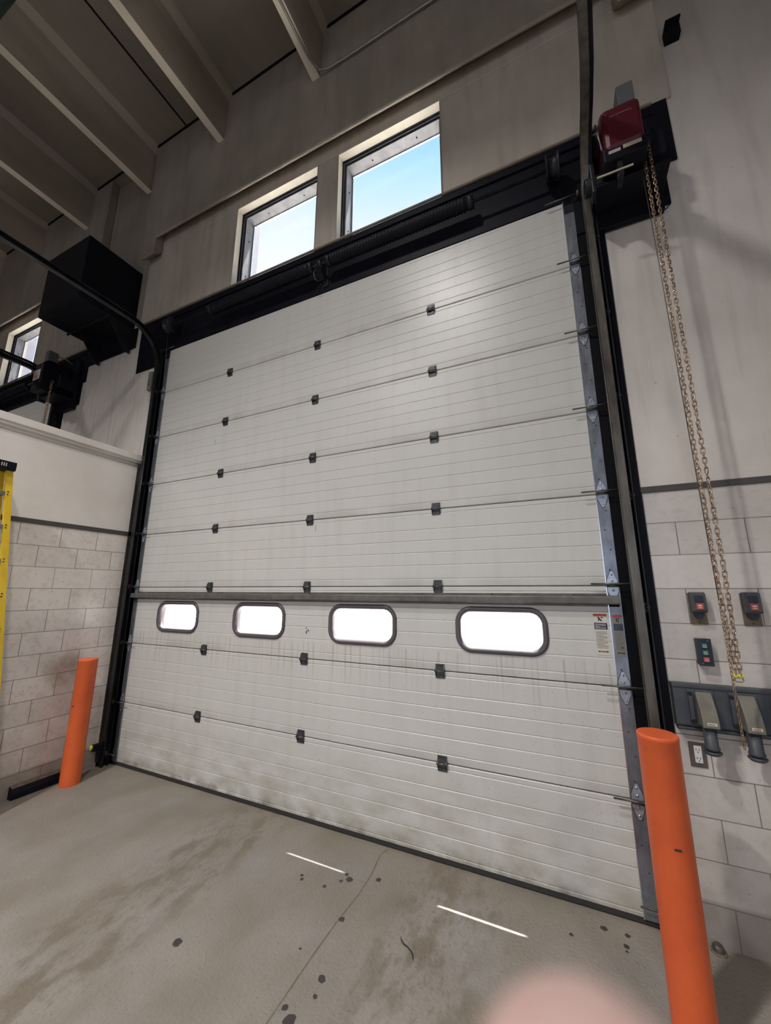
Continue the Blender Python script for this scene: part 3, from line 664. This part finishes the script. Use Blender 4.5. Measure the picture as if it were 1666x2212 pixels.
# ================================================================== BOLLARDS
def bollard(x, y, h, label):
    m = MB(); r = .0835
    m.lathe([(0, h), (r*.90, h), (r*.95, h-.0005), (r*.985, h-.003), (r, h-.009), (r, h-.018), (r-.0012, h-.020), (r-.0012, .02), (r-.002, 0)], (x, y, 0), M_orange, 56)
    m.box(x-.004+r*0, x+.022, y-r-.0008, y-r+.004, .62*h, .62*h+.007, M_ink)
    o = m.build('bollard'); o['label'] = label; o['category'] = 'bollard'; o['group'] = 'orange bollards at the door jambs'; return o
bollard(4.822, -.560, 1.142, 'orange bollard on the right, nearest the camera and cut off by the frame')
bollard(.075, -.430, 1.122, 'orange bollard on the left, standing by the tiled partition wall')

# ================================================================== LEFT SIDE ITEMS
t = thing('steel_box', 'large black steel box hanging on the wall above the partition', 'steel box', (-1.3, 0, 5.1))
MB().box(-1.76, -.80, -.71, -.003, 5.45, 6.38, M_steel).build('box_body', t, bevel=.004)
MB().box(-1.88, -.70, -.022, -.003, 5.13, 5.44, M_steel).build('wall_plate', t)
for x in (-1.50, -.80):
    MB().prism([(-.022, 5.05), (-.022, 5.44), (-.36, 5.44), (-.09, 5.05)], 'x', x-.006, x+.006, M_steel2).build('gusset', t)
MB().box(-1.78, -.78, -.36, -.34, 5.425, 5.448, M_steel2).build('edge_angle', t)

m = MB(); m.cyl((-.093, -9, 3.305), (-.093, -.03, 3.305), .010, M_part, 10); m.cyl((-.093, -9, 3.27), (-.093, -.03, 3.27), .007, M_part, 10)
o = m.build('surface_conduit'); o['label'] = 'thin painted conduit pair under the top edge of the partition'; o['category'] = 'conduit'

t = thing('step_ladder', 'yellow fibreglass step ladder with black cap leaning at the left edge', 'ladder', (.2, -1.6, 0))
def rail(y0, y1, x0, x1, z1, mt):
    m = MB(); w = .045
    vs = []
    for (x, y, z) in ((x0, y0, 0.0), (x1, y1, z1)):
        for dx, dy in ((0, -w/2), (0, w/2), (-.030, w/2), (-.030, w/2-.006), (-.006, w/2-.006), (-.006, -w/2+.006), (-.030, -w/2+.006), (-.030, -w/2)): vs.append((x+dx, y+dy*1.0, z))
    m.add(vs, [tuple(range(8))[::-1], tuple(range(8, 16))]+[(i, (i+1) % 8, 8+(i+1) % 8, 8+i) for i in range(8)], mt); return m
LZ = 2.83; LX0, LX1 = .17, .130
rail(-1.030, -1.330, LX0, LX1, LZ, M_ylad).build('side_rail', t); rail(-2.03, -1.72, LX0, LX1, LZ, M_ylad).build('side_rail', t)
rail(-1.13, -1.36, LX0-.10, LX1-.07, LZ, M_ylad).build('rear_rail', t); rail(-1.95, -1.70, LX0-.10, LX1-.07, LZ, M_ylad).build('rear_rail', t)
MB().box(.03, .165, -1.76, -1.303, LZ-.01, LZ+.068, M_steel).build('top_cap', t, bevel=.006)
m = MB()
for a, b_ in ((0, 1),):
    for i, (y, hh) in enumerate(((-1.375, .03), (-1.39, .03), (-1.405, .03), (-1.43, .022), (-1.45, .03))): m.box(.165, .1665, y-.003, y+.003, LZ+.018, LZ+.018+hh, M_lwh)
    m.box(.165, .1665, -1.452, -1.43, LZ+.018, LZ+.023, M_lwh)
m.build('cap_marking', t)
for i in range(9):
    z = .30+i*.2905; k = z/LZ; x = LX0+(LX1-LX0)*k; yr = -1.030+(-1.330+1.030)*k-.02; yl = -2.03+.31*k+.02
    MB().box(x-.085, x-.004, yl, yr, z-.022, z+.012, M_galv).build('step', t)
    m = MB(); 
    for dz in (-.012, .012):
        m.lathe([(0, .004), (.006, .003), (.006, 0)], (x, yr+.012, z+dz), M_ink, 8, 'x')
    m.build('rivet', t)
MB().tube([(.155, -1.38, 2.35), (.08, -1.50, 2.22)], .008, M_galv, 8).build('spreader_bar', t)

t = thing('floor_box', 'low grimy black box on the floor between partition and left bollard', 'box', (-.05, -.66, 0))
MB().prism([(-.098, 0), (-.035, 0), (-.035, .050), (-.055, .085), (-.098, .10)], 'y', -.82, -.42, M_steel).build('box_body', t, bevel=.004)
MB().prism([(-.098, .101), (-.054, .0865), (-.054, .0885), (-.098, .104)], 'y', -.815, -.43, M_dirt).build('dirt_layer', t, label='grey dust on top')

t = thing('photo_eye', 'small yellow photo-eye sensor low on the left door track', 'sensor', (-.095, -.15, .19))
m = MB(); m.box(-.118, -.052, -.175, -.12, .165, .225, M_steel); m.box(-.09, -.05, -.13, -.1, .05, .17, M_steel2); m.build('bracket', t)
m = MB(); m.lathe([(0, -.016), (.020, -.016), (.024, -.012), (.024, .01)], (-.100, -.178, .197), M_yel, 20, 'y'); m.build('lens', t, label='yellow round lens')

t = thing('junction_box', 'small grey box behind the left door track near its curve', 'electrical box', (-.19, -.06, 4.25))
MB().box(-.165, -.098, -.10, -.001, 4.30, 4.56, M_lid).build('box_body', t, bevel=.004); MB().box(-.15, -.11, -.103, -.10, 4.36, 4.44, M_galv).build('cover_plate', t)

# ================================================================== RIGHT WALL ITEMS
def pushbutton(x, label):
    t = thing('push_button_station', label, 'push button', (x, 0, 1.62), group='red and navy push button stations')
    MB().box(x-.04, x+.04, -.008, -.0008, 1.605, 1.785, M_bplate).build('back_plate', t, bevel=.003)
    m = MB(); m.prism([(-.008, 1.790), (-.050, 1.790), (-.060, 1.78), (-.062, 1.685), (-.055, 1.675), (-.008, 1.675)], 'x', x-.034, x+.034, M_recept); m.build('housing', t, bevel=.003)
    MB().box(x-.020, x+.018, -.066, -.060, 1.735, 1.772, M_navyb).build('start_button', t, bevel=.002, label='navy push button')
    m = MB(); m.box(x-.018, x+.016, -.067, -.060, 1.693, 1.727, M_redb); m.box(x-.010, x+.008, -.0676, -.067, 1.700, 1.705, M_lwh); m.box(x-.010, x+.008, -.0676, -.067, 1.710, 1.719, M_lwh); m.build('stop_button', t, bevel=0, label='red push button')
    m = MB(); m.prism([(x-.024, 1.678), (x+.022, 1.678), (x+.020, 1.655), (x+.008, 1.638), (x-.008, 1.638), (x-.022, 1.655)], 'y', -.040, -.008, M_navyb); m.cyl((x, -.0085, 1.618), (x, -.011, 1.618), .004, M_ink, 8); m.build('latch', t)
    return t
pushbutton(5.190, 'push button station left of the hanging chain, above the green and red buttons')
pushbutton(5.432, 'push button station right of the hanging chain, at the frame edge')

t = thing('three_button_station', 'black control box with two green buttons and one red on tiled wall', 'control box', (5.19, 0, 1.385))
MB().prism([(-.0008, 1.385), (-.0008, 1.527), (-.047, 1.527), (-.047, 1.385)], 'x', 5.150, 5.215, M_steel2).build('housing', t, bevel=.003)
MB().box(5.149, 5.216, -.051, -.047, 1.382, 1.530, M_navyb).build('face_plate', t)
for z, mt, nm, lb in ((1.492, M_teal, 'open_button', 'green button'), (1.455, M_teal, 'close_button', 'green button'), (1.418, M_redb, 'stop_button', 'red button')):
    m = MB(); m.box(5.170, 5.195, -.058, -.051, z-.012, z+.012, mt)
    for k in range(3): m.box(5.174+k*.006, 5.178+k*.006, -.0586, -.058, z-.004, z+.006, M_pale)
    m.box(5.174, 5.192, -.0586, -.058, z-.0095, z-.0070, M_lwh); m.build(nm, t, label=lb)
for (x, z) in ((5.202, 1.518), (5.165, 1.394)): MB().lathe([(0, -.003), (.0035, -.002), (.004, 0)], (x, -.051, z), M_galv, 8, 'y').build('screw', t)

# welding receptacle trough with two angled inlets
t = thing('receptacle_panel', 'dark steel trough on the tiled wall carrying two angled power inlets', 'receptacle panel', (5.3, 0, 1.0))
m = MB(); m.prism([(-.0008, 1.278), (-.060, 1.270), (-.066, 1.262), (-.066, 1.068), (-.060, 1.058), (-.0008, 1.050)], 'x', 5.000, 5.80, M_recept)
m.prism([(-.0008, 1.050), (-.058, 1.056), (-.062, 1.045), (-.050, 1.035), (-.0008, 1.030)], 'x', 5.005, 5.80, M_recept); m.build('trough', t, bevel=.004)
m = MB(); m.box(4.998, 5.80, -.072, -.0008, 1.262, 1.280, M_recept); m.build('top_edge', t, bevel=.003)
for i, x in enumerate((5.127, 5.310, 5.493)):
    g = MB(); g.prism([(-.066, 1.258), (-.074, 1.258), (-.078, 1.24), (-.082, 1.075), (-.066, 1.072)], 'x', x-.062, x+.055, M_recept)
    g.box(x-.064, x-.044, -.096, -.078, 1.085, 1.235, M_recept); g.cyl((x-.054, -.098, 1.235), (x-.054, -.078, 1.235), .010, M_steel2, 10); g.cyl((x-.054, -.10, 1.095), (x-.054, -.078, 1.095), .012, M_steel2, 10)
    inlet = g.build('inlet_frame', t, bevel=.002)
    l = MB(); pr = []
    for k in range(9):
        a = k/8; pr.append((-.085-.075*math.sin(a*PI/2), 1.250-.165*a**1.15))
    pr += [(-.150, 1.080), (-.085, 1.085)]
    l.prism(pr, 'x', x-.030, x+.042, M_lid); l.build('inlet_lid', inlet, bevel=.003)
    s_ = MB(); s_.prism([(-.1585, 1.098), (-.1600, 1.098), (-.1590, 1.112), (-.1572, 1.112)], 'x', x-.012, x+.030, M_lwh)
    for k in range(5): s_.box(x-.006+k*.006, x-.003+k*.006, -.1606, -.1596, 1.101, 1.108, M_lred if i == 1 else M_grey)
    s_.build('maker_label', inlet)
    c = MB(); c.lathe([(.0, -.118), (.028, -.118), (.034, -.112), (.035, -.104), (.030, -.098), (.030, 0), (0, 0)], (x+.004, -.112, 1.085), M_recept, 28); c.build('plug_sleeve', inlet)
    c = MB(); c.lathe([(0, -.142), (.030, -.140), (.040, -.130), (.040, -.124), (0, -.122)], (x+.004, -.112, 1.085), M_recept, 28); c.build('sleeve_cap', inlet)

t = thing('duplex_outlet', 'white duplex power outlet with grimy plate on tiled wall by bollard', 'outlet', (5.09, 0, .84))
MB().box(5.048, 5.126, -.006, -.0008, .838, .965, M_splate).build('cover_plate', t, bevel=.003)
m = MB(); m.box(5.071, 5.105, -.010, -.006, .862, .948, M_white)
for z in (.928, .884):
    m.box(5.079, 5.082, -.0106, -.010, z-.004, z+.006, M_ink); m.box(5.093, 5.096, -.0106, -.010, z-.004, z+.006, M_ink); m.lathe([(0, -.0006), (.003, -.0005), (.003, .001)], (5.088, -.010, z-.012), M_ink, 8, 'y')
m.build('receptacle', t)

m = MB(); m.tube([(5.411, -.012, 4.545), (5.405, -.010, 4.515), (5.384, -.008, 4.492), (5.325, -.008, 4.468), (5.15, -.006, 4.475), (4.985, -.006, 4.478), (4.958, -.006, 4.462), (4.949, -.010, 4.42), (4.958, -.014, 4.167), (4.97, -.014, 3.9), (4.965, -.014, 3.534), (4.962, -.014, 3.068), (4.982, -.008, 2.792), (4.984, -.006, 2.66), (4.968, -.012, 2.56), (4.955, -.014, 2.50), (4.952, -.016, 2.38)], .0032, M_steel2, 6)
o = m.build('control_wire'); o['label'] = 'thin black wire looping down the painted wall beside the right track'; o['category'] = 'wire'
m = MB(); m.box(5.548, 5.645, -.06, -.0008, 5.96, 6.07, M_black); m.box(5.548, 5.645, -.10, -.06, 6.055, 6.07, M_black)
o = m.build('angle_bracket', bevel=.003); o['label'] = 'short black steel bracket high on the wall at the upper right'; o['category'] = 'bracket'
m = MB(); m.lathe([(0, .035), (.018, .034), (.024, .026), (.025, .0)], (5.045, -.035, 0), M_splate, 22); m.lathe([(.025, .008), (.034, .006), (.036, 0)], (5.045, -.035, 0), M_dirt, 22)
o = m.build('pipe_stub'); o['label'] = 'small round capped pipe stub on the floor behind the right bollard'; o['category'] = 'pipe'
m = MB(); m.tube([(3.544, -.631, .004), (3.556, -.650, .006), (3.572, -.662, .004), (3.600, -.672, .005), (3.622, -.685, .004), (3.640, -.705, .006), (3.648, -.727, .004)], .0032, M_ink, 7, rr=[.0015, .003, .0035, .003, .0035, .003, .0012])
o = m.build('twig'); o['label'] = 'thin dark twig lying on the concrete floor in front of the door'; o['category'] = 'twig'
rp = [(2.0, -.115), (2.05, -.04)]

# ================================================================== CEILING CONDUIT AND PIPE
m = MB(); m.tube([(2.33, -9, 7.738), (2.33, -.85, 7.738), (2.335, -.55, 7.738), (2.35, -.35, 7.728), (2.40, -.22, 7.72), (2.50, -.185, 7.722), (2.75, -.18, 7.724), (3.3, -.18, 7.73), (3.84, -.18, 7.738), (5.2, -.18, 7.74)], .013, M_cond, 10)
m.box(2.30, 2.36, -.90, -.88, 7.735, 7.75, M_cond)
o = m.build('ceiling_conduit'); o['label'] = 'grey conduit running under a ceiling beam and bending along the wall'; o['category'] = 'conduit'
m = MB(); m.cyl((-3, -2.095, 7.45), (6.0, -2.095, 7.45), .10, M_green, 20)
o = m.build('hanging_pipe'); o['label'] = 'dark green pipe crossing the very top left corner'; o['category'] = 'pipe'

# ================================================================== PHOTOGRAPHER'S HAND (fingertip strays into the frame)
def camp(x, y, d): return CAM + rgt*x + upv*y + fwd*d      # metres right, up, ahead of the lens
def skin_mesh(name, chains, mt, parent=None, sub=2):
    verts = []; edges = []; rad = []; idx = {}
    def vid(p, r):
        key = tuple(round(c, 5) for c in p)
        if key not in idx: idx[key] = len(verts); verts.append(p); rad.append(r)
        return idx[key]
    for ch in chains:
        ids = [vid(p, r) for p, r in ch]
        edges += list(zip(ids, ids[1:]))
    me = bpy.data.meshes.new(name); me.from_pydata([tuple(camp(*v)) for v in verts], edges, []); o = bpy.data.objects.new(name, me); COL.objects.link(o)
    sk = o.modifiers.new('skin', 'SKIN'); sk.use_smooth_shade = True
    if not me.skin_vertices: 
        bm = bmesh.new(); bm.from_mesh(me); bm.verts.layers.skin.verify(); bm.to_mesh(me); bm.free()
    for i, sv in enumerate(me.skin_vertices[0].data): sv.radius = (rad[i], rad[i]); sv.use_root = (i == 0)
    ss = o.modifiers.new('sub', 'SUBSURF'); ss.levels = sub; ss.render_levels = sub
    me.materials.append(mt)
    if parent: o.parent = parent
    return o
HX, HY, HD = .0166, -.0431, .0300     # fingertip centre
palm = (.075, -.115, .018)
chains = [
 [(palm, .024), ((.060, -.108, .022), .017), ((.047, -.098, .028), .0105), ((.034, -.082, .031), .0100), ((.021, -.066, .031), .0108), ((HX, HY-.010, HD), .0112), ((HX, HY, HD), .0104)],
 [(palm, .024), ((.055, -.126, .024), .016), ((.036, -.120, .030), .0105), ((.018, -.108, .032), .0100), ((.006, -.094, .032), .0092), ((-.002, -.084, .031), .0078)],
 [(palm, .024), ((.056, -.143, .022), .015), ((.038, -.141, .029), .0100), ((.020, -.132, .031), .0095), ((.006, -.120, .031), .0088), ((-.003, -.111, .030), .0074)],
 [(palm, .024), ((.062, -.157, .018), .013), ((.045, -.158, .026), .0088), ((.030, -.153, .029), .0082), ((.018, -.145, .029), .0076), ((.011, -.139, .028), .0064)],
 [(palm, .024), ((.070, -.120, -.004), .015), ((.058, -.100, -.016), .0115), ((.042, -.086, -.020), .0105), ((.028, -.078, -.020), .0088)],
 [(palm, .024), ((.085, -.145, .010), .025), ((.095, -.180, -.010), .024), ((.105, -.225, -.035), .025), ((.130, -.300, -.080), .032), ((.160, -.380, -.120), .038)],
]
hand = skin_mesh('person', chains, M_skin)
hand['label'] = 'blurred pink fingertip of the photographer poking in at the bottom edge'; hand['category'] = 'person'
